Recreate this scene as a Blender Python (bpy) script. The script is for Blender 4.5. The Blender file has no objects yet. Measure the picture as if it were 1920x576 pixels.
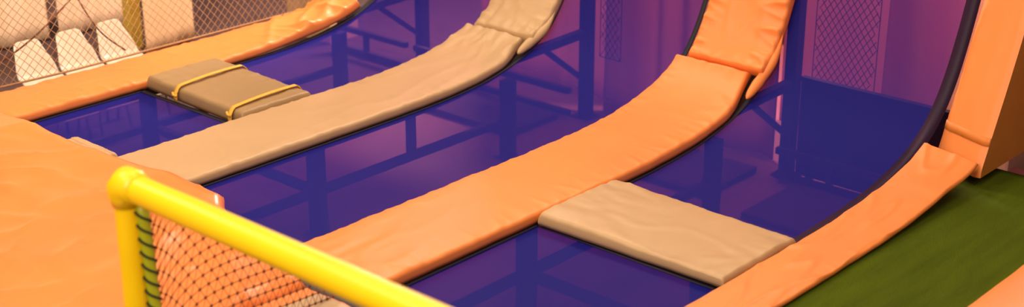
import bpy, bmesh, math, random
from mathutils import Vector, Matrix, noise

random.seed(7)
scene = bpy.context.scene
COL = scene.collection
Z0 = 0.72            # jumping level above the hall floor; all shape heights below are written from that level

# ------------------------------------------------------------------ colours / materials
def lin(c):
    return tuple((v / 255 / 12.92) if v / 255 <= 0.04045 else ((v / 255 + 0.055) / 1.055) ** 2.4 for v in c)

def new_mat(name):
    m = bpy.data.materials.new(name); m.use_nodes = True
    nt = m.node_tree
    for n in list(nt.nodes):
        nt.nodes.remove(n)
    out = nt.nodes.new('ShaderNodeOutputMaterial')
    return m, nt, out

def simple(name, col, rough=0.5, metal=0.0, var=0.12, scale=6.0, bump=0.0, bscale=30.0, spec=0.5, sheen=0.0, stretch=(1, 1, 1)):
    m, nt, out = new_mat(name)
    b = nt.nodes.new('ShaderNodeBsdfPrincipled')
    b.inputs['Roughness'].default_value = rough
    b.inputs['Metallic'].default_value = metal
    b.inputs['Specular IOR Level'].default_value = spec
    b.inputs['Sheen Weight'].default_value = sheen
    tc = nt.nodes.new('ShaderNodeTexCoord')
    mp = nt.nodes.new('ShaderNodeMapping'); mp.inputs['Scale'].default_value = stretch
    nt.links.new(tc.outputs['Object'], mp.inputs['Vector'])
    nz = nt.nodes.new('ShaderNodeTexNoise'); nz.inputs['Scale'].default_value = scale; nz.inputs['Detail'].default_value = 5
    nt.links.new(mp.outputs['Vector'], nz.inputs['Vector'])
    rp = nt.nodes.new('ShaderNodeValToRGB')
    rp.color_ramp.elements[0].position = 0.3; rp.color_ramp.elements[1].position = 0.7
    rp.color_ramp.elements[0].color = tuple(v * (1 - var) for v in col) + (1,)
    rp.color_ramp.elements[1].color = tuple(min(1, v * (1 + var)) for v in col) + (1,)
    nt.links.new(nz.outputs['Fac'], rp.inputs['Fac'])
    nt.links.new(rp.outputs['Color'], b.inputs['Base Color'])
    if bump:
        n2 = nt.nodes.new('ShaderNodeTexNoise'); n2.inputs['Scale'].default_value = bscale; n2.inputs['Detail'].default_value = 6
        nt.links.new(mp.outputs['Vector'], n2.inputs['Vector'])
        bp = nt.nodes.new('ShaderNodeBump'); bp.inputs['Strength'].default_value = bump; bp.inputs['Distance'].default_value = 0.02
        nt.links.new(n2.outputs['Fac'], bp.inputs['Height'])
        nt.links.new(bp.outputs['Normal'], b.inputs['Normal'])
    nt.links.new(b.outputs['BSDF'], out.inputs['Surface'])
    return m

def mesh_fabric(name):
    # tightly woven polypropylene net: threads (blue) with open gaps that let tinted light through;
    # the threads cover more of the view at a glancing angle
    m, nt, out = new_mat(name)
    tr = nt.nodes.new('ShaderNodeBsdfTransparent'); tr.inputs['Color'].default_value = (0.48, 0.205, 0.26, 1)
    df = nt.nodes.new('ShaderNodeBsdfPrincipled')
    df.inputs['Base Color'].default_value = (0.030, 0.032, 0.60, 1)
    df.inputs['Roughness'].default_value = 0.6
    df.inputs['Specular IOR Level'].default_value = 0.3
    lw = nt.nodes.new('ShaderNodeLayerWeight'); lw.inputs['Blend'].default_value = 0.5
    mr = nt.nodes.new('ShaderNodeMapRange')
    mr.inputs['From Min'].default_value = 0.0; mr.inputs['From Max'].default_value = 1.0
    mr.inputs['To Min'].default_value = MESH_MIN; mr.inputs['To Max'].default_value = MESH_MAX
    nt.links.new(lw.outputs['Facing'], mr.inputs['Value'])
    mx = nt.nodes.new('ShaderNodeMixShader')
    nt.links.new(mr.outputs['Result'], mx.inputs['Fac'])
    nt.links.new(tr.outputs['BSDF'], mx.inputs[1]); nt.links.new(df.outputs['BSDF'], mx.inputs[2])
    nt.links.new(mx.outputs['Shader'], out.inputs['Surface'])
    return m
MESH_MIN, MESH_MAX = 0.25, 0.33

def thin_cloth(name, col, rough=0.85):
    m, nt, out = new_mat(name)
    d = nt.nodes.new('ShaderNodeBsdfPrincipled'); d.inputs['Base Color'].default_value = col + (1,); d.inputs['Roughness'].default_value = rough
    d.inputs['Specular IOR Level'].default_value = 0.15
    t = nt.nodes.new('ShaderNodeBsdfTranslucent'); t.inputs['Color'].default_value = col + (1,)
    tc = nt.nodes.new('ShaderNodeTexCoord'); mp = nt.nodes.new('ShaderNodeMapping'); mp.inputs['Scale'].default_value = (4, 4, 0.4)
    nz = nt.nodes.new('ShaderNodeTexNoise'); nz.inputs['Scale'].default_value = 2.5; nz.inputs['Detail'].default_value = 4
    rp = nt.nodes.new('ShaderNodeValToRGB')
    rp.color_ramp.elements[0].color = tuple(v * 0.86 for v in col) + (1,); rp.color_ramp.elements[1].color = col + (1,)
    nt.links.new(tc.outputs['Object'], mp.inputs['Vector']); nt.links.new(mp.outputs['Vector'], nz.inputs['Vector'])
    nt.links.new(nz.outputs['Fac'], rp.inputs['Fac']); nt.links.new(rp.outputs['Color'], d.inputs['Base Color'])
    mx = nt.nodes.new('ShaderNodeMixShader'); mx.inputs['Fac'].default_value = 0.4
    nt.links.new(d.outputs['BSDF'], mx.inputs[1]); nt.links.new(t.outputs['BSDF'], mx.inputs[2])
    nt.links.new(mx.outputs['Shader'], out.inputs['Surface'])
    return m

M = {}
M['orange'] = simple('orange_vinyl', (0.88, 0.265, 0.062), rough=0.40, var=0.04, scale=2.0, bump=0.035, bscale=9, spec=0.4)
M['orange_soft'] = simple('orange_soft_vinyl', (0.88, 0.25, 0.055), rough=0.30, var=0.07, scale=1.5, bump=0.06, bscale=4, spec=0.5)
M['orange_shaded'] = simple('shaded_orange_vinyl', (0.62, 0.22, 0.03), rough=0.5, var=0.05, bump=0.05)  # shaded copy of the orange, for the side of the block
M['beige'] = simple('beige_vinyl', (0.51, 0.335, 0.17), rough=0.40, var=0.04, scale=2.0, bump=0.035, bscale=9, spec=0.4)
M['khaki'] = simple('khaki_vinyl', (0.34, 0.22, 0.10), rough=0.40, var=0.05, scale=2.5, bump=0.04, bscale=9, spec=0.4)
M['yellow'] = simple('yellow_foam_sleeve', (1.0, 0.66, 0.001), rough=0.32, var=0.02, bump=0.02, spec=0.5)
M['olive'] = simple('olive_yellow_tube', (0.42, 0.46, 0.01), rough=0.4, var=0.04)
M['strap'] = simple('yellow_strap', (0.80, 0.44, 0.05), rough=0.7, var=0.08, scale=40)
M['strap_orange'] = simple('orange_strap', (0.70, 0.21, 0.03), rough=0.6, var=0.06, scale=30)
M['frame'] = simple('dark_painted_steel', (0.035, 0.028, 0.03), rough=0.5, var=0.2, spec=0.3)
M['band'] = simple('black_edge_webbing', (0.008, 0.005, 0.016), rough=0.7, var=0.2, scale=60)
M['floor'] = simple('brown_hall_floor', (0.33, 0.20, 0.14), rough=0.55, var=0.18, scale=1.3, bump=0.05)
M['dark_slab'] = simple('dark_slab_surface', (0.08, 0.055, 0.06), rough=0.7, var=0.2)
M['panel'] = simple('dark_blue_board', (0.01, 0.01, 0.035), rough=0.6, var=0.2)
M['deck'] = simple('deck_board', (0.03, 0.025, 0.025), rough=0.7, var=0.2, stretch=(1, 6, 1))
M['turf'] = simple('green_turf', (0.125, 0.18, 0.007), rough=0.9, var=0.16, scale=3.2, bump=1.0, bscale=120, spec=0.1, stretch=(4, 0.5, 1))
M['wall'] = simple('brown_wall', (0.10, 0.06, 0.05), rough=0.8, var=0.2, scale=0.8)
M['palewall'] = simple('mottled_pale_wall', (0.42, 0.28, 0.25), rough=0.8, var=0.45, scale=2.2)
M['white'] = simple('white_plastic', (0.46, 0.375, 0.28), rough=0.35, var=0.02)
M['chrome'] = simple('bright_steel', (0.75, 0.70, 0.65), rough=0.25, metal=1.0, var=0.05)
M['net'] = simple('tan_net_cord', (0.40, 0.22, 0.10), rough=0.8, var=0.15, scale=30)
M['netblack'] = simple('black_net_cord', (0.012, 0.008, 0.008), rough=0.8, var=0.1, scale=30)
M['netbrown'] = simple('brown_net_cord', (0.10, 0.025, 0.006), rough=0.8, var=0.1, scale=30)
M['netrust'] = simple('rust_net_cord', (0.30, 0.07, 0.015), rough=0.8, var=0.1, scale=30)
M['post'] = simple('mustard_post', (0.36, 0.235, 0.03), rough=0.5, var=0.1)
M['mauve'] = simple('mauve_edge_trim', (0.20, 0.045, 0.055), rough=0.6, var=0.1)
M['cream'] = thin_cloth('cream_curtain_cloth', (0.88, 0.68, 0.49))
M['tan'] = thin_cloth('tan_curtain_cloth', (0.84, 0.60, 0.35))
M['pink'] = thin_cloth('pale_curtain_cloth', (0.72, 0.50, 0.42))
M['mottled'] = thin_cloth('mottled_sheet', (0.66, 0.44, 0.38))
M['crate'] = simple('tan_board', (0.33, 0.21, 0.12), rough=0.7, var=0.15)
M['carpet'] = simple('dark_maroon_sheet', (0.05, 0.022, 0.02), rough=0.9, var=0.2, scale=8)
M['skirt'] = simple('dark_purple_vinyl', (0.018, 0.004, 0.025), rough=0.5, var=0.1, spec=0.25)
M['mesh'] = mesh_fabric('purple_woven_mesh')

# ------------------------------------------------------------------ object helpers
def link(name, me, mat, parent=None, loc=None, smooth=True):
    o = bpy.data.objects.new(name, me)
    COL.objects.link(o)
    me.materials.clear()
    for mm in (mat if isinstance(mat, (list, tuple)) else [mat]):
        me.materials.append(mm)
    if smooth:
        for p in me.polygons:
            p.use_smooth = True
    if parent is not None:
        o.parent = parent
    if loc is not None:
        o.location = loc
    return o

def tag(o, label=None, cat=None, group=None, kind=None):
    if label: o['label'] = label
    if cat: o['category'] = cat
    if group: o['group'] = group
    if kind: o['kind'] = kind
    return o

def empty(name, loc=(0, 0, 0), rz=0.0):
    o = bpy.data.objects.new(name, None); COL.objects.link(o)
    o.empty_display_size = 0.1
    o.location = loc; o.rotation_euler = (0, 0, rz)
    return o

class MB:
    """collects shapes into ONE mesh; heights are given from jumping level"""
    def __init__(self, dz=Z0):
        self.v = []; self.f = []; self.dz = dz
    def add(self, vs, fs):
        b = len(self.v)
        self.v += [(x, y, z + self.dz) for x, y, z in vs]
        self.f += [tuple(b + i for i in f) for f in fs]
    def box(self, x0, x1, y0, y1, z0, z1):
        self.add([(x0, y0, z0), (x1, y0, z0), (x1, y1, z0), (x0, y1, z0), (x0, y0, z1), (x1, y0, z1), (x1, y1, z1), (x0, y1, z1)],
                 [(3, 2, 1, 0), (4, 5, 6, 7), (0, 1, 5, 4), (1, 2, 6, 5), (2, 3, 7, 6), (3, 0, 4, 7)])
    def bar(self, a, b, w=0.06, h=None):
        """rectangular tube from a to b"""
        a = Vector(a); b = Vector(b); h = h or w
        d = (b - a).normalized()
        up = Vector((0, 0, 1)) if abs(d.z) < 0.95 else Vector((0, 1, 0))
        s = d.cross(up).normalized(); u = s.cross(d).normalized()
        vs = []
        for p in (a, b):
            for i, j in ((-1, -1), (1, -1), (1, 1), (-1, 1)):
                vs.append(tuple(p + s * (i * w / 2) + u * (j * h / 2)))
        self.add(vs, [(3, 2, 1, 0), (4, 5, 6, 7), (0, 1, 5, 4), (1, 2, 6, 5), (2, 3, 7, 6), (3, 0, 4, 7)])
    def tube(self, pts, r, n=8, caps=True, radii=None):
        pts = [Vector(p) for p in pts]
        vs = []; fs = []
        prev = None
        for i, p in enumerate(pts):
            t = (pts[min(i + 1, len(pts) - 1)] - pts[max(i - 1, 0)]).normalized()
            if prev is None:
                ref = Vector((0, 0, 1)) if abs(t.z) < 0.9 else Vector((1, 0, 0))
                s = t.cross(ref).normalized()
            else:
                s = (prev - t * prev.dot(t)).normalized()
            prev = s
            u = t.cross(s)
            rr = radii[i] if radii else r
            for k in range(n):
                a = 2 * math.pi * k / n
                vs.append(tuple(p + s * (math.cos(a) * rr) + u * (math.sin(a) * rr)))
        for i in range(len(pts) - 1):
            for k in range(n):
                k2 = (k + 1) % n
                fs.append((i * n + k, i * n + k2, (i + 1) * n + k2, (i + 1) * n + k))
        if caps:
            fs.append(tuple(range(n - 1, -1, -1)))
            e = (len(pts) - 1) * n
            fs.append(tuple(e + k for k in range(n)))
        self.add(vs, fs)
    def build(self, name, mat, parent=None, bevel=0.0, smooth=False):
        me = bpy.data.meshes.new(name); me.from_pydata(self.v, [], self.f); me.update()
        if bevel:
            bm = bmesh.new(); bm.from_mesh(me)
            bmesh.ops.bevel(bm, geom=[e for e in bm.edges if e.calc_face_angle(0) > 0.6], offset=bevel, segments=2, affect='EDGES', profile=0.6)
            bm.to_mesh(me); bm.free()
        return link(name, me, mat, parent, smooth=smooth)

# ------------------------------------------------------------------ the curve of the lanes (side view: y, z from jumping level)
PROF = [(3.6, 0), (4.3, 0), (5.2, 0), (6.2, 0), (6.6, .008), (6.9, .028), (7.12, .058), (7.36, .115), (7.57, .205), (7.71, .32),
        (7.82, .47), (7.91, .65), (8.0, .88), (8.09, 1.15), (8.18, 1.45), (8.27, 1.8)]
def _cr(p0, p1, p2, p3, t):
    return tuple(0.5 * ((2 * b) + (-a + c) * t + (2 * a - 5 * b + 4 * c - d) * t * t + (-a + 3 * b - 3 * c + d) * t ** 3) for a, b, c, d in zip(p0, p1, p2, p3))
PATH = []
for i in range(len(PROF) - 1):
    p0 = PROF[max(i - 1, 0)]; p3 = PROF[min(i + 2, len(PROF) - 1)]
    for k in range(24):
        PATH.append(_cr(p0, PROF[i], PROF[i + 1], p3, k / 24))
PATH.append(PROF[-1])
ARC = [0.0]
for a, b in zip(PATH, PATH[1:]):
    ARC.append(ARC[-1] + math.hypot(b[0] - a[0], b[1] - a[1]))
def path_at(s):
    """point, tangent, normal at arc length s"""
    s = max(0.0, min(ARC[-1], s))
    lo, hi = 0, len(ARC) - 1
    while hi - lo > 1:
        m = (lo + hi) // 2
        if ARC[m] <= s: lo = m
        else: hi = m
    t = (s - ARC[lo]) / (ARC[hi] - ARC[lo])
    a, b = PATH[lo], PATH[hi]
    y, z = a[0] + (b[0] - a[0]) * t, a[1] + (b[1] - a[1]) * t
    j0, j1 = max(lo - 3, 0), min(hi + 3, len(PATH) - 1)
    ty, tz = PATH[j1][0] - PATH[j0][0], PATH[j1][1] - PATH[j0][1]
    l = math.hypot(ty, tz); ty /= l; tz /= l
    return (y, z), (ty, tz), (-tz, ty)
def s_of_y(y):
    for i in range(len(PATH) - 1):
        if PATH[i + 1][0] >= y:
            t = (y - PATH[i][0]) / (PATH[i + 1][0] - PATH[i][0])
            return ARC[i] + (ARC[i + 1] - ARC[i]) * t
    return ARC[-1]
def s_of_z(z):
    for i in range(len(PATH) - 1):
        if PATH[i + 1][1] >= z > 0.001:
            return ARC[i] + (ARC[i + 1] - ARC[i]) * (z - PATH[i][1]) / max(1e-9, PATH[i + 1][1] - PATH[i][1])
    return ARC[-1]

def sst(a, b, x):
    t = max(0.0, min(1.0, (x - a) / (b - a))); return t * t * (3 - 2 * t)
def nz(x, y, z): return noise.noise(Vector((x, y, z)))
def ridge(x, y, z): return 1.0 - 2 * abs(noise.noise(Vector((x, y, z))))

# ------------------------------------------------------------------ padded covers
def pad_mesh(name, frame_fn, L, w, t, wr, ns=150, seed=0.0, rc=0.022):
    """a stuffed vinyl cover: frame_fn(u, a) -> (origin, side, normal) with u along 0..L and a across 0..w.
    Rounded section w x t, wrinkled by wr(u, a01, up) metres along the normal."""
    ring = []                                     # (a, h, top factor)
    nt_, ne = 26, 5
    for k in range(nt_ + 1):
        a = rc + (w - 2 * rc) * k / nt_
        ring.append((a, t, 1.0))
    for k in range(1, ne + 1):
        an = math.pi / 2 * k / ne
        ring.append((w - rc + rc * math.sin(an), t - rc + rc * math.cos(an), math.cos(an) * 0.7 + 0.3))
    for k in range(1, 3):
        ring.append((w, (t - rc) * (1 - k / 3) + 0.008 * k / 3, 0.3 * (1 - k / 3)))
    ring.append((w - 0.008, 0.0, 0.0))
    for k in range(1, 4):
        ring.append((w - 0.008 - (w - 0.016) * k / 4, 0.0, 0.0))
    ring.append((0.008, 0.0, 0.0))
    for k in range(1, 3):
        ring.append((0, 0.008 + (t - rc - 0.008) * k / 3, 0.3 * k / 3))
    for k in range(ne):
        an = math.pi / 2 * k / ne
        ring.append((rc - rc * math.cos(an), t - rc + rc * math.sin(an), math.sin(an) * 0.7 + 0.3))
    n = len(ring)
    us = []
    e = 6
    for k in range(e): us.append((L * 0 + rc * (1 - math.cos(math.pi / 2 * k / e)), math.sin(math.pi / 2 * k / e)))
    for k in range(ns + 1): us.append((rc + (L - 2 * rc) * k / ns, 1.0))
    for k in range(e - 1, -1, -1): us.append((L - rc * (1 - math.cos(math.pi / 2 * k / e)), math.sin(math.pi / 2 * k / e)))
    vs, fs = [], []
    for u, g in us:
        for a, h, tf in ring:
            hh = h if h < 0.01 else 0.008 + (h - 0.008) * (g * 0.72 + 0.28 if g < 1 else 1)
            a01 = a / w
            d = wr(u, a01, seed) * tf if tf > 0 else 0.0
            o, sd, nn = frame_fn(u, a)
            side_d = 0.0
            if a01 < 0.06 or a01 > 0.94:
                side_d = 0.0035 * nz(u * 7 + seed, a01 * 2, 3.3) * (1 if a01 > 0.5 else -1)
            p = Vector(o) + Vector(sd) * side_d + Vector(nn) * (hh + d)
            vs.append((p.x, p.y, p.z + Z0))
    for i in range(len(us) - 1):
        for k in range(n):
            k2 = (k + 1) % n
            fs.append((i * n + k, (i + 1) * n + k, (i + 1) * n + k2, i * n + k2))
    fs.append(tuple(range(n)))
    b = (len(us) - 1) * n
    fs.append(tuple(b + k for k in range(n - 1, -1, -1)))
    me = bpy.data.meshes.new(name); me.from_pydata(vs, [], fs); me.update()
    return me

def lane_frame(s0, x0, x1, lift=-0.05, lift_fn=None, x0_fn=None, x1_fn=None):
    w = x1 - x0
    def fn(u, a):
        (y, z), (ty, tz), (ny, nz_) = path_at(s0 + u)
        l = lift + (lift_fn(u, a / w) if lift_fn else 0.0)
        xa = x0 + (x0_fn(u) if x0_fn else 0.0); xb = x1 + (x1_fn(u) if x1_fn else 0.0)
        return ((xa + (xb - xa) * a / w, y + ny * l, z + nz_ * l), (1, 0, 0), (0, ny, nz_))
    return fn

def wrinkles(puff=0.012, low=0.006, fold=0.005, pucker=0.006, fine=0.0012, seams=()):
    """swell, long shallow folds, gathers along both edges, and tight gathers around each seam (u, reach, strength)"""
    def wr(u, a, sd):
        d = puff * (1 - (2 * a - 1) ** 4)
        d += low * nz(u * 1.1 + sd, a * 1.6, 0.7 + sd)
        d += fold * max(0, ridge(u * 1.9 + a * 1.4 + sd, a * 2.6 - u * 0.5, 4.1 + sd) - 0.6) ** 1.5 * 4.0
        ed = sst(0.62, 1.0, a) + sst(0.30, 0.0, a)
        d += pucker * ed * (max(0, ridge(u * 6.0 + sd, a * 1.6, 9.0)) ** 3 * 1.2 + 0.7 * max(0, ridge(u * 12 + sd + a * 2, a * 1.8, 19.0)) ** 3 - 0.45)
        d += fine * nz(u * 22, a * 14, sd)
        for su, reach, st in seams:
            f = math.exp(-((u - su) / reach) ** 2)
            if f > 0.01:
                d += st * f * (ridge(a * 7 + sd, u * 3.5 + a * 2, 1.3) * 0.8 + 0.5 * nz(a * 16, u * 9, sd))
        return d
    return wr

S = s_of_y
def roll(parent, s0, x, mat, ln):
    """bunched lower corner of a wall pad that bulges out beside the lane pad"""
    mb = MB(); pts = []; rad = []
    for k in range(25):
        f = k / 24; s = s0 + 0.30 - (ln + 0.30) * f
        (y, z), _, (ny, nz_) = path_at(s)
        l = -0.012
        pts.append((x + 0.01 * math.sin(f * 6) - 0.012 * f, y + ny * l, z + nz_ * l))
        rad.append(0.033 * sst(-0.1, 0.5, f) * math.sqrt(max(0.02, 1 - max(0, (f - 0.7) / 0.3) ** 2)) * (1 + 0.10 * nz(f * 9, s0, 1)))
    mb.tube(pts, 0.03, 16, radii=rad)
    return mb.build('corner_roll', mat, parent, smooth=True)
# ---- left orange pad: slack cover that crumples where the lane starts to rise
sL0, sL1 = S(4.43), S(7.42)
def crumple(u, a):
    y = path_at(sL0 + u)[0][0]
    return 0.0
def wr_left(u, a, sd):
    y = path_at(sL0 + u)[0][0]
    d = wrinkles(0.008, 0.006, 0.005, 0.006, 0.0008)(u, a, sd)
    k = sst(6.3, 7.0, y)
    d += k * (0.030 * nz(u * 3.2, a * 2.0, 5.0) + 0.032 * max(0, ridge(u * 3.1 + a * 1.3, a * 1.3, 2.2)) ** 2 * (0.3 + a) + 0.022 * max(0, ridge(u * 5.5 - a * 1.6, a * 1.2, 7.2)) ** 3 - 0.006)
    return d
def left_lift(u, a):
    y = path_at(sL0 + u)[0][0]
    return -0.055 * max(0, 1 - 2 * a) * sst(6.6, 7.35, y) + 0.02 * a * sst(6.3, 6.9, y)
o = link('lane_pad', pad_mesh('lane_pad', lane_frame(sL0, -8.74, -8.245, lift_fn=left_lift), sL1 - sL0, 0.495, 0.06, wr_left, ns=240, seed=1.7), M['orange'])
tag(o, 'crumpled orange vinyl edge pad running along the foot of the tan safety net', 'pad')

# ---- long beige lane pad
sB0, sB1 = S(4.34), S(7.5)
o = link('lane_pad', pad_mesh('lane_pad', lane_frame(sB0, -7.18, -6.575, x1_fn=lambda u: -0.075 * sst(sB1 - sB0 - 0.34, sB1 - sB0, u)), sB1 - sB0, 0.605, 0.062,
         wrinkles(0.007, 0.003, 0.003, 0.004, 0.0005, seams=((sB1 - sB0 - 0.02, 0.30, 0.024),)), ns=240, seed=5.1), M['beige'])
tag(o, 'long beige vinyl lane pad dividing two purple mesh lanes', 'pad')
sU0 = sB1 + 0.001
LU = ARC[-1] - sU0
o = link('ramp_pad', pad_mesh('ramp_pad', lane_frame(sU0, -7.13, -6.56), LU, 0.57, 0.07,
         wrinkles(0.010, 0.006, 0.007, 0.016, 0.0008, seams=((0.0, 0.3, 0.018),)), ns=150, seed=8.3), M['beige'])
roll(o, sU0, -6.563, M['beige'], 0.15)
tag(o, 'wrinkled beige vinyl pad climbing the curved wall above the beige lane pad', 'pad')

# ---- central orange lane pad and the pad climbing the wall
sO0, sO1 = S(4.34), S(7.66)
o = link('lane_pad', pad_mesh('lane_pad', lane_frame(sO0, -5.44, -4.80, x1_fn=lambda u: -0.08 * sst(sO1 - sO0 - 0.40, sO1 - sO0, u)), sO1 - sO0, 0.64, 0.065,
         wrinkles(0.009, 0.003, 0.002, 0.004, 0.0005, seams=((sO1 - sO0, 0.10, 0.008), (0.25, 0.35, 0.006))), ns=240, seed=2.9), M['orange'])
tag(o, 'long glossy orange lane pad in the middle, sweeping up between two purple lanes', 'pad')
sV0 = sO1 + 0.001
LV = ARC[-1] - sV0
o = link('ramp_pad', pad_mesh('ramp_pad', lane_frame(sV0, -5.355, -4.775), LV, 0.58, 0.075,
         wrinkles(0.012, 0.006, 0.007, 0.018, 0.0008, seams=((0.0, 0.10, 0.014), (0.75, 0.3, 0.010))), ns=150, seed=4.4), M['orange'])
roll(o, sV0, -4.775, M['orange'], 0.20)
tag(o, 'puckered orange vinyl pad going up the wall above the middle orange lane pad', 'pad')

# ---- flat right-hand pad beside the turf
sR0, sR1 = S(4.34), S(7.50)
o = link('lane_pad', pad_mesh('lane_pad', lane_frame(sR0, -3.585, -3.262, lift=-0.025, lift_fn=lambda u, a: -0.05 * a * sst(7.1, 7.5, path_at(sR0 + u)[0][0])),
         sR1 - sR0, 0.323, 0.03, wrinkles(0.004, 0.004, 0.008, 0.002, 0.0006), ns=200, seed=6.6, rc=0.012), M['orange'])
tag(o, 'flat pale orange pad along the edge of the green turf', 'pad')

# ---- cross pads
def cross_frame(x0, x1, y0, z, skew=0.0, dip=0.0):
    L = x1 - x0
    def fn(u, a):
        return ((x0 + u, y0 + a + skew * u, z + dip * u / L), (0, 1, 0), (0, 0, 1))
    return fn
def cross_pad(name, x0, x1, y0, y1, z, t, mat, seed, skew=0.0, dip=0.0, parent=None, amp=1.0, taper=0.0):
    w = y1 - y0
    base = wrinkles(0.008, 0.003 * amp, 0.003 * amp, 0.0035 * amp, 0.0006, seams=((0.0, 0.4, 0.006 * amp), (x1 - x0, 0.2, 0.004 * amp)))
    def wr(u, a, sd): return base(u, a, sd) - taper * sst(0.1, 1.0, u / (x1 - x0))
    me = pad_mesh(name, cross_frame(x0, x1, y0, z, skew, dip), x1 - x0, w, t, wr, ns=110, seed=seed)
    me.flip_normals()
    return link(name, me, mat, parent)
rt = empty('cross_pad', (0, 0, 0))
tag(rt, 'khaki cross pad tied down with two thin yellow straps', 'pad')
cross_pad('cushion', -8.225, -7.20, 5.455, 6.03, -0.045, 0.088, M['khaki'], 3.3, parent=rt, dip=-0.026)
for xs in (-7.87, -7.30):
    mb = MB()
    pts = [(5.430, -0.02), (5.428, 0.0), (5.432, 0.035), (5.45, 0.062)]
    for k in range(15):
        f = k / 14; pts.append((5.47 + 0.545 * f, 0.076 + 0.009 * (1 - (2 * f - 1) ** 2)))
    pts += [(6.035, 0.062), (6.056, 0.035), (6.058, -0.02)]
    vs = []; fs = []
    for i, (y, z) in enumerate(pts):
        xo = xs - 0.045 * (y - 5.43) / 0.6
        zz = z - 0.012 - 0.026 * (xs + 8.225) / 1.025
        vs += [(xo - 0.017, y, zz), (xo + 0.017, y, zz)]
    for i in range(len(pts) - 1): fs.append((2 * i, 2 * i + 1, 2 * i + 3, 2 * i + 2))
    mb.add(vs, fs)
    so = mb.build('strap', M['strap'], rt, smooth=True)
    sm = so.modifiers.new('thickness', 'SOLIDIFY'); sm.thickness = 0.006; sm.offset = 0
    kb = MB(); kb.tube([(xs - 0.02, 5.424, 0.012), (xs + 0.0, 5.414, 0.004), (xs + 0.02, 5.424, -0.006)], 0.009, 8)
    kb.build('knot', M['strap'], so, smooth=True)
o = cross_pad('cross_pad', -4.775, -3.60, 5.51, 6.165, -0.045, 0.074, M['beige'], 7.7, skew=0.02, amp=1.2, taper=0.022)
tag(o, 'creased beige cross pad bridging the orange lane pads on the right', 'pad')
o = cross_pad('cross_pad', -7.62, -7.20, 4.33, 4.535, -0.045, 0.066, M['beige'], 9.1)
tag(o, 'small tip of a beige pad poking out from under the large orange mat', 'pad')

# ------------------------------------------------------------------ mesh beds
def bed(x0, x1, s0, s1, label, band_l=True, band_r=True, near_band=True, far_band=False, bw=0.036, rmat='band', rbw=None):
    root = empty('trampoline_bed'); tag(root, label, 'trampoline')
    off = -0.062
    nx = 10; n = max(8, int((s1 - s0) / 0.035))
    def pt(x, s, lift=0.0):
        (y, z), _, (ny, nz_) = path_at(s)
        f = (x - x0) / (x1 - x0); g = (s - s0) / (s1 - s0)
        l = off + lift
        return (x, y + ny * l, z + nz_ * l)
    mb = MB(); vs = []; fs = []
    for i in range(n + 1):
        for j in range(nx + 1):
            vs.append(pt(x0 + (x1 - x0) * j / nx, s0 + (s1 - s0) * i / n))
    for i in range(n):
        for j in range(nx):
            a = i * (nx + 1) + j
            fs.append((a, a + 1, a + nx + 2, a + nx + 1))
    mb.add(vs, fs); mb.build('jumping_mesh', M['mesh'], root, smooth=True)
    def band(xa, xb, sa, sb, mat='band'):
        mb = MB(); vs = []; fs = []
        m = max(2, int((sb - sa) / 0.04))
        for i in range(m + 1):
            s = sa + (sb - sa) * i / m
            vs += [pt(xa, s, 0.004), pt(xb, s, 0.004)]
        for i in range(m): fs.append((2 * i, 2 * i + 1, 2 * i + 3, 2 * i + 2))
        mb.add(vs, fs)
        b = mb.build('edge_band', M[mat], root, smooth=True)
        sm = b.modifiers.new('thickness', 'SOLIDIFY'); sm.thickness = 0.003; sm.offset = 0
    if band_l: band(x0, x0 + bw, s0, s1)
    if band_r: band(x1 - (rbw or bw), x1, s0, s1, rmat)
    if near_band: band(x0, x1, s0, s0 + bw)
    if far_band: band(x0, x1, s1 - bw, s1)
    return root
sTop = ARC[-1]
bed(-8.27, -7.155, S(4.42), S(5.445), 'flat purple mesh bed in front of the khaki strapped cross pad', far_band=True)
bed(-8.27, -7.155, S(6.075), sTop, 'purple mesh bed behind the khaki strapped cross pad, curving up')
bed(-6.60, -5.415, S(4.40), sTop, 'long open purple mesh lane between the beige and the orange lane pads')
bed(-4.825, -3.56, S(4.40), S(5.56), 'purple mesh bed in front of the creased beige cross pad', far_band=True)
bed(-4.825, -3.60, S(6.12), sTop, 'deep blue mesh bed behind the creased beige cross pad, curving up', rmat='skirt', rbw=0.085)

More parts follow.
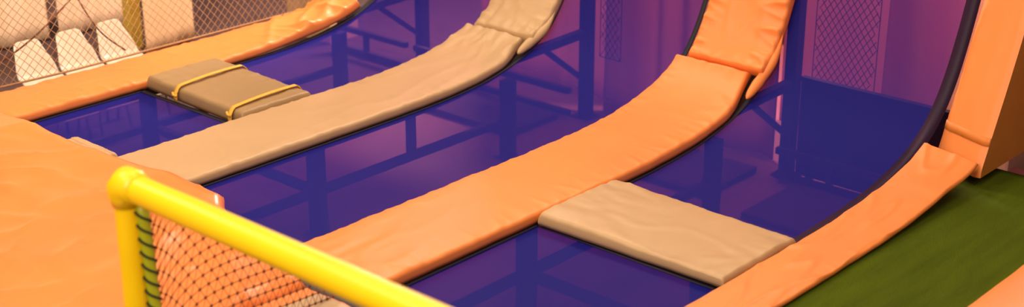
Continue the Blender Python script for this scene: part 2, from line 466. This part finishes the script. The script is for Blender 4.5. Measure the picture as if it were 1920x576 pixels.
# ------------------------------------------------------------------ welded steel frame under the lanes
fr = empty('steel_understructure'); tag(fr, 'dark steel posts and rails seen through the purple mesh', 'steel structure')
def tubebar(name, a, b, w=0.06, h=None, parent=fr):
    mb = MB(); mb.bar(a, b, w, h); return mb.build(name, M['frame'], parent)
FL = -Z0
LINES = (-8.50, -6.72, -4.96, -3.46)
for xp in LINES:
    for yp in (4.62, 5.63, 7.42):
        p = tubebar('post', (xp, yp, FL + 0.012), (xp, yp, -0.135), 0.085)
        tubebar('foot_plate', (xp - 0.07, yp - 0.0, FL + 0.006), (xp + 0.07, yp, FL + 0.006), 0.14, 0.012, p)
    tubebar('post', (xp, 6.46, -0.43), (xp, 6.46, -0.14), 0.05)
    tubebar('rail', (xp, 4.66, -0.43), (xp, 7.38, -0.43), 0.05)
    # rear tower, beam and brace (the last line ends at the foam block)
    if xp < -4:
        xr = xp - (0.09 if xp == -4.96 else 0.14)
        p = tubebar('post', (xr, 8.47, FL + 0.012), (xr, 8.47, 1.86), 0.085)
        tubebar('foot_plate', (xr - 0.08, 8.47, FL + 0.006), (xr + 0.08, 8.47, FL + 0.006), 0.16, 0.012, p)
        tubebar('beam', (xr, 7.62, -0.06), (xr, 8.43, -0.04), 0.06)
        tubebar('brace', (xr, 8.00, -0.09), (xr, 8.42, -0.40), 0.035)
        tubebar('beam', (xr, 8.18, 0.92), (xr, 8.43, 0.92), 0.06)
    # curved tube that carries the lane edge
    for xo in {-8.50: (0.19,), -6.72: (-0.40, 0.06), -4.96: (-0.42, 0.07), -3.46: (0.0,)}[xp]:
        mb = MB(); pts = []
        for k in range(61):
            (y, z), _, (ny, nz_) = path_at(S(4.5) + ((sTop if xp < -4 else S(7.2)) - S(4.5)) * k / 60)
            l = -0.105
            pts.append((xp + xo, y + ny * l, z + nz_ * l))
        mb.tube(pts, 0.028, 10); mb.build('curved_tube', M['frame'], fr, smooth=True)
for (xa, xb) in ((-8.46, -6.76), (-4.92, -3.50)):
    tubebar('rail', (xa, 5.63, -0.43), (xb, 5.63, -0.43), 0.05)
for (xa, xb) in ((-9.5, -8.69), (-8.59, -6.91), (-5.05, -3.65)):
    for z in (-0.49, -0.67):
        tubebar('rail', (xa, 8.33, z), (xb, 8.33, z), 0.045)
    tubebar('post', (xa + (0.31 if xa < -9 else 0.42), 8.33, -0.65), (xa + (0.31 if xa < -9 else 0.42), 8.33, -0.51), 0.04)
tubebar('post', (-3.86, 5.72, FL), (-3.86, 5.72, -0.12), 0.08)
tubebar('post', (-9.5, 8.33, FL), (-9.5, 8.33, -0.3), 0.06)

# ------------------------------------------------------------------ setting
def structure(name, mb, mat):
    o = mb.build(name, mat); o['kind'] = 'structure'; return o
mb = MB(0); mb.box(-12.6, 3.0, -3.0, 11.2, -0.1, 0.0); structure('floor', mb, M['floor'])
mb = MB(0); mb.box(-12.6, -12.5, -3.0, 11.2, 0.0, 4.4); structure('wall_left', mb, M['wall'])
mb = MB(0); mb.box(-12.5, 3.0, 11.1, 11.2, 0.0, 4.4); structure('wall_back', mb, M['wall'])
mb = MB(); mb.box(-10.4, -3.42, 0.4, 4.31, FL, 0.03); structure('floor_deck_near', mb, M['deck'])
mb = MB(); mb.box(-3.385, 1.2, 0.4, 7.90, FL, -0.052); structure('floor_deck_right', mb, M['deck'])
mb = MB(); mb.box(-3.24, 1.2, 7.91, 7.97, FL, -0.03); structure('trim_1', mb, M['mauve'])

mb = MB(0); mb.box(-3.60, 3.0, 9.06, 9.16, 0.0, 2.6); mb.box(-4.05, -3.60, 9.06, 9.16, 0.0, 0.5); structure('light_block_wall', mb, M['wall'])  # partition added to keep the back lights off the floor
mb = MB(0); mb.box(-8.35, -6.98, 7.72, 8.28, 0.0, 0.05)  # dark slab lying flat on the floor; the next one is alike
tag(mb.build('dark_floor_slab', M['dark_slab'], bevel=0.008), 'dark slab on the hall floor under the foot of the khaki strapped lane', 'mat')
mb = MB(0); mb.box(-6.62, -5.22, 7.72, 8.36, 0.0, 0.05)
tag(mb.build('dark_floor_slab', M['dark_slab'], bevel=0.008), 'dark slab on the hall floor under the rising part of the middle lane', 'mat')
mb = MB(0); mb.box(-4.86, -3.60, 7.62, 8.29, 0.0, 0.05)  # slab added to darken floor that came out too bright below the lane
tag(mb.build('dark_floor_slab', M['dark_slab'], bevel=0.008), 'dark slab added to darken the hall floor below the deep blue curving lane', 'mat')
mb = MB(); mb.box(-5.0, -3.60, 8.50, 8.53, -0.706, 0.0); mb.box(-5.0, -3.60, 8.49, 8.54, -0.02, 0.01)
mb.box(-4.92, -4.87, 8.5, 8.53, FL, -0.5); mb.box(-3.78, -3.73, 8.5, 8.53, FL, -0.5)
tag(mb.build('back_board', M['panel'], bevel=0.004), 'dark blue board standing behind the deep blue curving lane', 'board')

mb = MB(0); mb.box(-12.3, -8.74, 3.9, 10.6, 0.0, 0.012); mb.box(-8.74, -8.36, 7.6, 8.37, 0.0, 0.012); mb.box(-8.74, -8.36, 8.57, 10.6, 0.0, 0.012)  # dark sheet and side strips added to darken floor lit from behind
tag(mb.build('floor_darkening_sheet', M['carpet'], bevel=0.003), 'dark maroon sheet added to darken the floor under and beyond the row of white shell chairs', 'carpet')

# ---- turf and right-hand mat
mb = MB(); vs = []; fs = []
nx_, ny_ = 14, 120
x0, x1, y0, y1 = -3.38, -1.5, 1.0, 7.89
for i in range(ny_ + 1):
    for j in range(nx_ + 1):
        x = x0 + (x1 - x0) * j / nx_; y = y0 + (y1 - y0) * i / ny_
        vs.append((x, y, -0.032 + 0.004 * nz(x * 3, y * 2, 0)))
for i in range(ny_):
    for j in range(nx_):
        a = i * (nx_ + 1) + j; fs.append((a, a + 1, a + nx_ + 2, a + nx_ + 1))
mb.add(vs, fs)
o = mb.build('turf_carpet', M['turf'], smooth=True)
sm = o.modifiers.new('thickness', 'SOLIDIFY'); sm.thickness = 0.012; sm.offset = -1
tag(o, 'strip of green artificial turf between the flat orange pads', 'carpet')
def flat_frame(x0, y0, z):
    def fn(u, a): return ((x0 + a, y0 + u, z), (1, 0, 0), (0, 0, 1))
    return fn
o = link('floor_pad', pad_mesh('floor_pad', flat_frame(-2.60, 1.2, -0.024), 6.2, 1.0, 0.03, wrinkles(0.004, 0.004, 0.004, 0.001, 0.0005), ns=120, seed=11.0, rc=0.012), M['orange'])
tag(o, 'orange pad corner lying on the turf at the right edge', 'pad')

# ---- orange block leaning beside the deep blue lane
bl = empty('ramp_pad'); tag(bl, 'thick orange foam block with a strap, standing at the end of the turf', 'pad')
def block_y(z): return 7.60 + 0.46 * (z - 0.05) + 0.02 * math.sin(z * 2)
nzb = 60; nxb = 16
bx0, bx1 = -3.588, -3.255
def front_pt(f, z):
    x = bx0 + (bx1 - bx0) * f
    edge = min(f, 1 - f)
    e = 0.02 * (1 - sst(0, 0.10, edge))
    y = block_y(z) + (0.13 * (0.5 - f)) + e + 0.02 * (1 - sst(0.0, 0.05, z - 0.02))
    ff = sst(0.45, 0.0, f)
    y -= ff * 0.010 * (max(0, ridge(z * 11 + f * 3, f * 3, 3.0)) - 0.3) + 0.006 * nz(z * 3, f * 3, 1.0)
    return (x, y, z)
mb = MB(); vs = []; fs = []
ztop = 1.9
zs = [-0.0 + (ztop) * k / nzb for k in range(nzb + 1)]
for z in zs:
    for j in range(nxb + 1): vs.append(front_pt(j / nxb, z + 0.02))
for i in range(nzb):
    for j in range(nxb):
        a = i * (nxb + 1) + j; fs.append((a, a + 1, a + nxb + 2, a + nxb + 1))
nv = len(vs)
mb.add(vs, fs); 
fo = mb.build('front_cover', M['orange'], bl, smooth=True)
mb = MB(); vs2 = []; fs2 = []
yb = 9.0
for z in zs:
    a = front_pt(0, z + 0.02); b = front_pt(1, z + 0.02)
    vs2 += [a, b, (bx1, yb, z + 0.02), (bx0, yb, z + 0.02)]
for i in range(nzb):
    k = i * 4
    fs2 += [(k + 1, k + 2, k + 6, k + 5), (k + 2, k + 3, k + 7, k + 6), (k + 3, k, k + 4, k + 7)]
fs2 += [(3, 2, 1, 0), (nzb * 4, nzb * 4 + 1, nzb * 4 + 2, nzb * 4 + 3)]
mb.add(vs2, fs2); mb.build('side_cover', M['orange_shaded'], bl, smooth=False)  # shade on this face is put into its darker orange
mb = MB(); vs = []; fs = []
for j in range(nxb + 1):
    f = j / nxb
    for dz_, of in ((-0.022, 0.002), (-0.02, 0.010), (0.02, 0.010), (0.022, 0.002)):
        p = front_pt(f, 0.215 + dz_); vs.append((p[0], p[1] - of, p[2]))
for j in range(nxb):
    for k in range(3):
        a = j * 4 + k; fs.append((a, a + 4, a + 5, a + 1))
mb.add(vs, fs); mb.build('strap', M['strap_orange'], bl, smooth=True)

# ---- big soft orange mat in front of the lanes
def poly_far(x):      # far edge of the mat
    pts = [(-10.2, 4.41), (-8.3, 4.41), (-7.3, 4.40), (-6.6, 4.48), (-6.15, 4.50), (-6.02, 4.40), (-5.6, 4.28), (-5.2, 4.18), (-4.99, 4.08)]
    for (xa, ya), (xb, yb_) in zip(pts, pts[1:]):
        if x <= xb:
            return ya + (yb_ - ya) * (x - xa) / (xb - xa)
    return pts[-1][1]
def poly_near(x):
    return 2.3
mb = MB(); vs = []; fs = []
NX, NY = 130, 60
X0, X1 = -10.2, -4.995
def mat_h(x, y, f):
    e = min(f, 1 - f); ex = min((x - X0), (X1 - x)) / 0.10
    edge = math.sqrt(max(0, 1 - (1 - min(1, e / 0.05)) ** 2)) * math.sqrt(max(0, 1 - (1 - min(1, max(0, ex))) ** 2))
    h = 0.045 + 0.04 * edge
    h += 0.62 * edge * (0.05 * nz(x * 0.9 + 3, y * 0.9, 2.0) + 0.04 * max(0, ridge(x * 1.0 + y * 1.6, y * 1.2 - x * 0.5, 6.0) - 0.4) + 0.006 * nz(x * 4, y * 4, 1.0)
                 + 0.035 * max(0, ridge(x * 1.3 + y * 0.7 + 4, y * 1.1 + 2, 26.0)) ** 5 + 0.028 * max(0, ridge(x * 2.6 - y * 1.2, y * 2.0, 36.0)) ** 8 + 0.02 * max(0, ridge(x * 2.2 - y * 1.0, y * 2.5 + x * 0.8, 16.0) - 0.55))
    return h
for i in range(NX + 1):
    x = X0 + (X1 - X0) * (1 - (1 - i / NX) ** 1.3)
    ya, yb_ = poly_near(x), poly_far(x)
    for j in range(NY + 1):
        f = j / NY; y = ya + (yb_ - ya) * f
        vs.append((x, y, mat_h(x, y, f)))
for i in range(NX):
    for j in range(NY):
        a = i * (NY + 1) + j; fs.append((a, a + NY + 1, a + NY + 2, a + 1))
nb = len(vs)
# underside
for i in (0, NX):
    pass
for i in range(NX + 1):
    for j in (0, NY):
        v = vs[i * (NY + 1) + j]; vs.append((v[0], v[1], 0.040))
for i in range(NX):
    a = nb + 2 * i
    fs.append((a + 1, a + 3, a + 2, a))
    t0, t1 = i * (NY + 1), (i + 1) * (NY + 1)
    fs.append((t0, a, a + 2, t1)); fs.append((t0 + NY, t1 + NY, a + 3, a + 1))
fs.append(tuple([j for j in range(NY + 1)] + [nb + 1, nb]))
fs.append(tuple([NX * (NY + 1) + j for j in range(NY, -1, -1)] + [nb + 2 * NX, nb + 2 * NX + 1]))
mb.add(vs, fs)
o = mb.build('landing_mat', M['orange_soft'], smooth=True)
tag(o, 'large soft creased orange mat in the near corner, behind the yellow goal', 'mat')
o = link('floor_pad', pad_mesh('floor_pad', cross_frame(-4.955, -3.75, 3.1, 0.034, 0.0), 1.205, 0.955, 0.045, wrinkles(0.010, 0.01, 0.006, 0.006), ns=60, seed=14.0), M['orange_soft'])
o.data.flip_normals()
o2 = cross_pad('floor_pad', -4.76, -3.8, 3.2, 3.965, 0.102, 0.04, M['beige'], 19.0, amp=0.6)
tag(o2, 'beige pad corner lying on the orange pad, just under the yellow crossbar', 'pad')
tag(o, 'orange pad end seen under the yellow crossbar beside the large orange mat', 'pad')

# ------------------------------------------------------------------ yellow goal
g = empty('goal', (0, 0, 0)); tag(g, 'yellow foam-padded goal with a brown net in the foreground', 'goal')
gx0, gx1, gy, gz = -4.715, -2.75, 2.985, 0.985
R_ = 0.058
def sleeve(a, b, n=30, r=R_, ph=0.0):
    pts = []; rad = []
    a = Vector(a); b = Vector(b)
    for k in range(n + 1):
        f = k / n; p = a.lerp(b, f); pts.append(p)
        rad.append(r * (1 + 0.035 * nz(f * 7 + ph, 0, ph)))
    return pts, rad
for xx, ph in ((gx0, 0.0), (gx1, 3.0)):
    mb = MB(); p_, r_ = sleeve((xx, gy, 0.034 if xx == gx0 else -0.02), (xx, gy, gz - 0.06), ph=ph); mb.tube(p_, R_, 20, radii=[r * 0.86 for r in r_]); mb.build('post', M['yellow'], g, smooth=True)
    mb = MB()
    cs = 1 if xx == gx0 else -1
    pts = [(xx, gy, gz - 0.085), (xx, gy, gz - 0.05), (xx + cs * 0.004, gy, gz - 0.02), (xx + cs * 0.025, gy, gz + 0.002), (xx + cs * 0.06, gy, gz + 0.004), (xx + cs * 0.10, gy, gz)]
    mb.tube(pts, 0.066, 20, radii=[0.058, 0.068, 0.076, 0.076, 0.070, 0.060]); mb.build('elbow', M['yellow'], g, smooth=True)
mb = MB(); p_, r_ = sleeve((gx0 + 0.07, gy, gz), (gx1 - 0.07, gy, gz), 44, ph=5.0); mb.tube(p_, R_, 20, radii=r_); mb.build('crossbar', M['yellow'], g, smooth=True)
# back stays, base bars and net
NYB = 0.62
for xx in (gx0 + 0.055, gx1 - 0.055):
    mb = MB(); st_pts = [(xx, gy + 0.03 + 0.03 * k / 10, gz - 0.06 - (gz - 0.14) * k / 10) for k in range(11)]
    mb.tube(st_pts, 0.026, 12); stay = mb.build('net_stay', M['olive'], g, smooth=True)
    for ph in (0, math.pi):
        mb = MB(); hp = []
        for k in range(140):
            f = k / 139; z = gz - 0.08 - (gz - 0.18) * f
            a = f * 2 * math.pi * 7 + ph
            hp.append((xx + 0.030 * math.cos(a), gy + 0.03 + 0.03 * f + 0.030 * math.sin(a), z))
        mb.tube(hp, 0.0055, 5); mb.build('lacing', M['netblack'], stay, smooth=True)
def net_top(y): return 0.93 - 0.70 * (y - 3.03)
def goal_net(y, zr):
    """slack side netting: row height zr, dragged down where it is laced to the post"""
    t = max(0.0, y - gy - 0.05)
    z = zr - 0.34 * math.exp(-t / 0.11) + 0.05 * math.sin(t * 2.4) - 0.10 * t
    x = gx0 + 0.015 + 0.10 * math.sin(min(1, t / 1.1) * math.pi) * (1 - abs(zr - 0.4))
    return (x, y, z)
RS, CS = 0.050, 0.040
ncol = 29
mb = MB(); kb = MB()
def ok_pt(p): return 0.13 < p[2] < net_top(p[1])
def runs(ps, r):
    run = []
    for p in ps + [None]:
        if p is not None and ok_pt(p): run.append(p)
        else:
            if len(run) > 1: mb.tube(run, r, 4, caps=False)
            run = []
for k in range(0, 34):
    zr = 0.0 + RS * k
    runs([goal_net(gy + 0.06 + CS * 0.5 * i, zr) for i in range(2 * ncol)], 0.0030)
    for i in range(ncol):
        y = gy + 0.06 + CS * (i + (0.5 if k % 2 else 0)); p = goal_net(y, zr)
        if not ok_pt(p): continue
        q = goal_net(y + 0.01, zr); d = (Vector(q) - Vector(p)).normalized()
        c = Vector(p); h = 0.012; r = 0.0085
        n1 = Vector((1, 0, 0)); n2 = d.cross(n1)
        kb.add([tuple(c - d * h), tuple(c + d * h), tuple(c - n1 * r), tuple(c + n1 * r), tuple(c - n2 * r), tuple(c + n2 * r)],
               [(0, 2, 5), (2, 1, 5), (1, 3, 5), (3, 0, 5), (2, 0, 4), (1, 2, 4), (3, 1, 4), (0, 3, 4)])
for i in range(-34, ncol + 34):
    for sg in (1, -1):
        ps = []
        for k in range(0, 34):
            y = gy + 0.06 + CS * (i + sg * 0.5 * k)
            if gy + 0.06 <= y <= gy + 0.06 + CS * ncol: ps.append(goal_net(y, RS * k))
        runs(ps, 0.0016)
gn = mb.build('net', M['netrust'], g, smooth=True)
kn = kb.build('knots', M['netbrown'], gn, smooth=True); kn['kind'] = 'stuff'
mb = MB(); mb.tube([(gx0 + 0.015, gy + 0.06 + 1.12 * k / 20, net_top(gy + 0.06 + 1.12 * k / 20) - 0.002) for k in range(21)], 0.006, 6)
mb.build('hem_rope', M['netbrown'], g, smooth=True)

# ------------------------------------------------------------------ side safety net
mb = MB()
NY0, NY1, NH = 4.46, 7.9, 2.3
def side_net(y, h):
    fl = sst(5.3, 4.3, y)
    sag = 0.03 * nz(y * 1.6, h * 1.5, 2.0)
    x = -8.775 + sag * sst(0, 0.2, h) - 0.10 * h - 0.06 * fl * sst(0.25, 0.0, h)
    yy = y + 0.05 * nz(y * 1.1, h * 2.0, 8.0) + 0.05 * h
    z = 0.016 + h + 0.02 * nz(y * 2.0, h * 2, 5.0) * sst(0, .1, h)
    return (x, yy, z)
cell = 0.062
n1 = int((NY1 - NY0 + NH) / cell)
for k in range(-int(NH / cell), int((NY1 - NY0) / cell) + int(NH / cell) + 1):
    for sgn in (1, -1):
        ps = []
        for t in range(0, int(NH / cell) + 1):
            h = t * cell; y = NY0 + k * cell + sgn * h * 0.92
            if NY0 <= y <= NY1: ps.append(side_net(y, h))
        if len(ps) > 2: mb.tube(ps, 0.0022, 4, caps=False)
sn = empty('safety_net'); tag(sn, 'tan diamond safety net hanging along the left edge in front of the white chairs', 'net')
mb.build('netting', M['net'], sn, smooth=True)
mb = MB(); mb.tube([(lambda p: (p[0], p[1], p[2] + 0.004))(side_net(NY0 + (NY1 - NY0) * k / 80, 0.0)) for k in range(81)], 0.008, 8)
mb.build('border_rope', M['net'], sn, smooth=True)

# loose cords crossing behind the net
def cord(pts, label, r=0.006):
    cp = []
    pts = [pts[0]] + pts + [pts[-1]]
    for i in range(1, len(pts) - 2):
        for k in range(12): cp.append(_cr(pts[i - 1], pts[i], pts[i + 1], pts[i + 2], k / 12))
    cp.append(pts[-2])
    mb = MB(); mb.tube(cp, r, 6); tag(mb.build('cord', M['netbrown'], smooth=True), label, 'cord')
cord([(-9.0, 4.2, -0.05), (-9.05, 5.0, 0.16), (-9.1, 5.6, 0.50), (-9.2, 6.4, 1.0)], 'thin brown cord rising across the nearest white chairs')
cord([(-8.9, 5.75, 0.02), (-9.0, 5.6, 0.20), (-9.15, 5.5, 0.55), (-9.2, 5.4, 1.0)], 'thin brown cord hanging down to the pad beside the farthest white chair')

# ------------------------------------------------------------------ white shell chairs
def shell_pt(f, s):
    """f across -1..1, s 0 (top of back) .. 1 (front lip of the seat); local: x forward, y across, z up from floor"""
    if s < 0.42:
        q = s / 0.42
        x = -0.285 + 0.065 * q + 0.035 * q * q; z = 0.715 - 0.25 * q
    elif s < 0.62:
        q = (s - 0.42) / 0.20; an = q * math.pi / 2 * 0.95
        x = -0.185 + 0.10 * math.sin(an) + 0.02 * q; z = 0.465 - 0.085 * (1 - math.cos(an))
    else:
        q = (s - 0.62) / 0.38
        x = -0.065 + 0.45 * q; z = 0.387 + 0.015 * q - 0.09 * max(0, q - 0.7) ** 1.4 * 8
    hw = 0.112 + 0.052 * sst(0.05, 0.38, s)
    if s < 0.10: hw *= 0.62 + 0.38 * math.sqrt(max(0, 1 - (1 - s / 0.10) ** 2))
    if s > 0.93: hw *= 0.86 + 0.14 * math.sqrt(max(0, 1 - ((s - 0.93) / 0.07) ** 2))
    y = f * hw
    curve = abs(f) ** 2.2
    if s < 0.6: x += 0.035 * curve * sst(0.0, 0.3, s); z += 0.0
    else: z += 0.03 * curve * (1 - sst(0.75, 1.0, s))
    return (x, y, z)
def make_chair():
    root = empty('shell_chair')
    me_v, me_f = [], []
    nf, n_s = 16, 44
    for i in range(n_s + 1):
        for j in range(nf + 1): me_v.append(shell_pt(-1 + 2 * j / nf, i / n_s))
    for i in range(n_s):
        for j in range(nf):
            a = i * (nf + 1) + j; me_f.append((a, a + nf + 1, a + nf + 2, a + 1))
    me = bpy.data.meshes.new('shell'); me.from_pydata(me_v, [], me_f); me.update()
    sh = link('shell', me, M['white'], root)
    sm = sh.modifiers.new('thickness', 'SOLIDIFY'); sm.thickness = 0.012; sm.offset = 0
    sd = sh.modifiers.new('round', 'SUBSURF'); sd.levels = 1; sd.render_levels = 1
    for sx, sy in ((1, 1), (1, -1), (-1, 1), (-1, -1)):
        mb = MB(0)
        mb.tube([(0.10 + 0.12 * sx, 0.10 * sy, 0.380), (0.10 + 0.14 * sx, 0.120 * sy, 0.18), (0.10 + 0.16 * sx, 0.13 * sy, 0.0)], 0.011, 8)
        mb.build('leg', M['chrome'], root, smooth=True)
    return root
def copy_tree(o, parent=None):
    c = o.copy(); COL.objects.link(c); c.parent = parent
    for ch in list(o.children): copy_tree(ch, c)
    return c
ch0 = make_chair()
CH = [(-9.40, 5.42, 0.0, 'nearest white shell chair, at the left end of the row behind the net'),
      (-9.40, 5.77, 0.0, 'white shell chair in the middle of the row of three behind the net'),
      (-9.40, 6.12, 0.0, 'farthest of the three white shell chairs, beside the mustard post')]
for i, (x, y, a, lab) in enumerate(CH):
    c = ch0 if i == 0 else copy_tree(ch0)
    c.location = (x, y, 0.013); c.rotation_euler = (0, 0, a)
    tag(c, lab, 'chair', 'white shell chairs behind the net')

# ------------------------------------------------------------------ curtains, post, far nets
def curtain(p0, p1, zb, zt, mat, label, amp=0.035, freq=9.0, seed=0.0, group='curtains round the hall'):
    p0 = Vector(p0); p1 = Vector(p1); L = (p1 - p0).length
    d = (p1 - p0) / L; n = Vector((-d.y, d.x))
    nu = int(L / 0.022); nv_ = 18
    vs, fs = [], []
    for i in range(nv_ + 1):
        h = i / nv_; z = zb + (zt - zb) * h
        for j in range(nu + 1):
            u = L * j / nu
            w = nz(u * freq * 0.35 + seed, h * 0.5, seed) * 1.2 + 0.6 * math.sin(u * freq * 4 + 4.0 * nz(u * 1.6, h * 0.6, seed + 4)) + 0.35 * nz(u * freq * 1.4, h * 0.8, seed + 9)
            q = p0 + d * u + n * (amp * w)
            vs.append((q.x, q.y, z))
    for i in range(nv_):
        for j in range(nu):
            a = i * (nu + 1) + j; fs.append((a, a + 1, a + nu + 2, a + nu + 1))
    mb = MB(); mb.add(vs, fs)
    o = mb.build('curtain', mat, smooth=True)
    sm = o.modifiers.new('thickness', 'SOLIDIFY'); sm.thickness = 0.004
    tag(o, label, 'curtain', group)
    return o
curtain((-11.7, 4.6), (-11.7, 6.78), FL + 0.04, 2.0, M['cream'], 'cream curtain behind the nearest white chair', 0.04, 5, 1.0)
curtain((-11.62, 6.85), (-11.62, 7.66), FL + 0.04, 2.0, M['cream'], 'cream curtain behind the farther white chairs, left of the mustard post', 0.03, 6, 4.0)
curtain((-10.55, 7.03), (-10.72, 7.66), FL + 0.04, 2.0, M['tan'], 'tan curtain hanging just right of the mustard post', 0.015, 5, 7.0)
curtain((-8.30, 8.84), (-6.74, 8.84), FL + 0.001, 3.4, M['pink'], 'pale curtain behind the upper end of the beige pad', 0.05, 5, 2.0)
curtain((-6.84, 8.66), (-5.28, 8.68), FL + 0.001, 3.4, M['pink'], 'pale curtain seen through the middle lane beside the orange wall pad', 0.05, 5, 5.0)
curtain((-4.56, 8.80), (-3.62, 8.80), FL + 0.001, 3.4, M['pink'], 'pale curtain behind the deep blue lane, beside the orange block', 0.04, 5, 8.0)
curtain((-5.7, 9.4), (-4.1, 9.4), FL + 0.001, 3.4, M['mottled'], 'mottled pale sheet added behind the black net of the deep blue lane to block light', 0.03, 3, 11.0)  # backing added to stop light from behind reaching the floor
mb = MB(); mb.box(-10.98, -10.88, 7.10, 7.22, FL + 0.013, 2.0)
tag(mb.build('support_post', M['post'], bevel=0.006), 'mustard yellow post between the cream and tan curtains', 'post')

mb = MB(); mb.box(-10.3, -9.72, 8.38, 8.72, FL + 0.013, -0.30); mb.box(-10.33, -9.69, 8.35, 8.75, -0.30, -0.27)
tag(mb.build('storage_box', M['crate'], bevel=0.008), 'tan lidded box in the dark corner behind the net', 'box')
def far_net(x0, x1, y, z0, z1, label, mat, cell=0.05, r=0.0028):
    mb = MB()
    W, H = x1 - x0, z1 - z0
    for k in range(-int(H / cell) - 1, int(W / cell) + int(H / cell) + 2):
        for sgn in (1, -1):
            ps = []
            for t in range(int(H / cell) + 1):
                h = t * cell; x = x0 + k * cell + sgn * h * 0.7
                if x0 <= x <= x1: ps.append((x + 0.01 * nz(x * 3, h * 3, 1), y + 0.02 * nz(x * 2, h * 2, 3), z0 + h))
            if len(ps) > 2: mb.tube(ps, r, 4, caps=False)
    mb.tube([(x0, y, z0), (x1, y, z0)], 0.003, 6); mb.tube([(x0, y, z0), (x0, y, z1)], 0.003, 6); mb.tube([(x1, y, z0), (x1, y, z1)], 0.003, 6)
    tag(mb.build('hanging_net', mat, smooth=True), label, 'net')
far_net(-5.06, -4.58, 8.74, FL + 0.05, 1.9, 'black net hanging behind the deep blue lane', M['netblack'])
far_net(-6.82, -6.62, 8.58, -0.25, 1.9, 'narrow strip of black net beside the tall dark post of the middle lane', M['netblack'])

# ------------------------------------------------------------------ light
def area(name, loc, target, size, size_y, power, col):
    ld = bpy.data.lights.new(name, 'AREA'); ld.shape = 'RECTANGLE'; ld.size = size; ld.size_y = size_y
    ld.energy = power; ld.color = col
    o = bpy.data.objects.new(name, ld); COL.objects.link(o)
    o.location = loc
    d = Vector(target) - Vector(loc)
    o.rotation_euler = d.to_track_quat('-Z', 'Y').to_euler()
    return o
WARM = (1.0, 0.80, 0.60)
for lx, ly, tx, ty, pw in ((-2.6, 0.6, -4.6, 5.5, 85), (-6.2, 0.8, -6.8, 5.5, 105), (-9.4, 2.6, -8.6, 6.0, 95), (-6.0, 4.4, -6.4, 6.8, 75), (-3.0, 4.2, -4.2, 7.4, 55)):
    area('ceiling_and_fill_light', (lx, ly, 6.0), (tx, ty, 0.7), 1.8, 1.8, pw, WARM)
wl = area('curtain_fill_light', (-8.3, 4.6, 2.7), (-11.6, 6.9, 1.2), 0.7, 0.7, 78, WARM)  # unseen fill light added to brighten the left curtains
wl.data.spread = math.radians(95)
area('ceiling_and_fill_light', (-3.9, 10.6, 3.3), (-5.6, 8.7, 0.8), 1.6, 0.8, 650, (1.0, 0.76, 0.66))  # added light behind the curtains, shining through the cloth
area('ceiling_and_fill_light', (-8.9, 10.6, 3.3), (-7.2, 8.7, 0.8), 1.6, 0.8, 650, (1.0, 0.76, 0.66))  # second added back light, from the other side of the curtains
area('sheen_fill_light', (-6.6, 8.45, 4.5), (-5.6, 5.4, 0.7), 5.5, 0.5, 125, WARM)  # unseen light added to give the pads a sheen
area('ceiling_and_fill_light', (-2.2, -1.6, 4.6), (-5.0, 4.5, 0.9), 1.8, 1.8, 175, WARM)  # fill added behind the camera to brighten goal and pad fronts
w = bpy.data.worlds.new('hall_air'); scene.world = w; w.use_nodes = True
w.node_tree.nodes['Background'].inputs['Color'].default_value = (1.0, 0.72, 0.58, 1)
w.node_tree.nodes['Background'].inputs['Strength'].default_value = 0.40

# ------------------------------------------------------------------ camera
F_PX, YH, YAW = 2800.0, -800.0, math.radians(42.0)
pitch = math.atan((288 - YH) / F_PX)
hx = Vector((-math.sin(YAW), math.cos(YAW), 0)); rx = Vector((math.cos(YAW), math.sin(YAW), 0))
fw = hx * math.cos(pitch) - Vector((0, 0, 1)) * math.sin(pitch)
up = hx * math.sin(pitch) + Vector((0, 0, 1)) * math.cos(pitch)
cd = bpy.data.cameras.new('camera'); co = bpy.data.objects.new('camera', cd); COL.objects.link(co)
cd.sensor_fit = 'HORIZONTAL'; cd.sensor_width = 36.0; cd.lens = F_PX / 1920 * 36.0
cd.clip_start = 0.05; cd.clip_end = 100
mat = Matrix((rx, up, -fw)).transposed().to_4x4()
mat.translation = Vector((0, 0, 3.2 + Z0))
co.matrix_world = mat
cd.dof.use_dof = True; cd.dof.focus_distance = 8.6; cd.dof.aperture_fstop = 1.3
scene.camera = co

vs_ = scene.view_settings
vs_.view_transform = 'Standard'; vs_.look = 'None'; vs_.gamma = 1.0; vs_.use_curve_mapping = False
vs_.exposure = 0.12
scene.cycles.transparent_max_bounces = 16
scene.cycles.max_bounces = 8
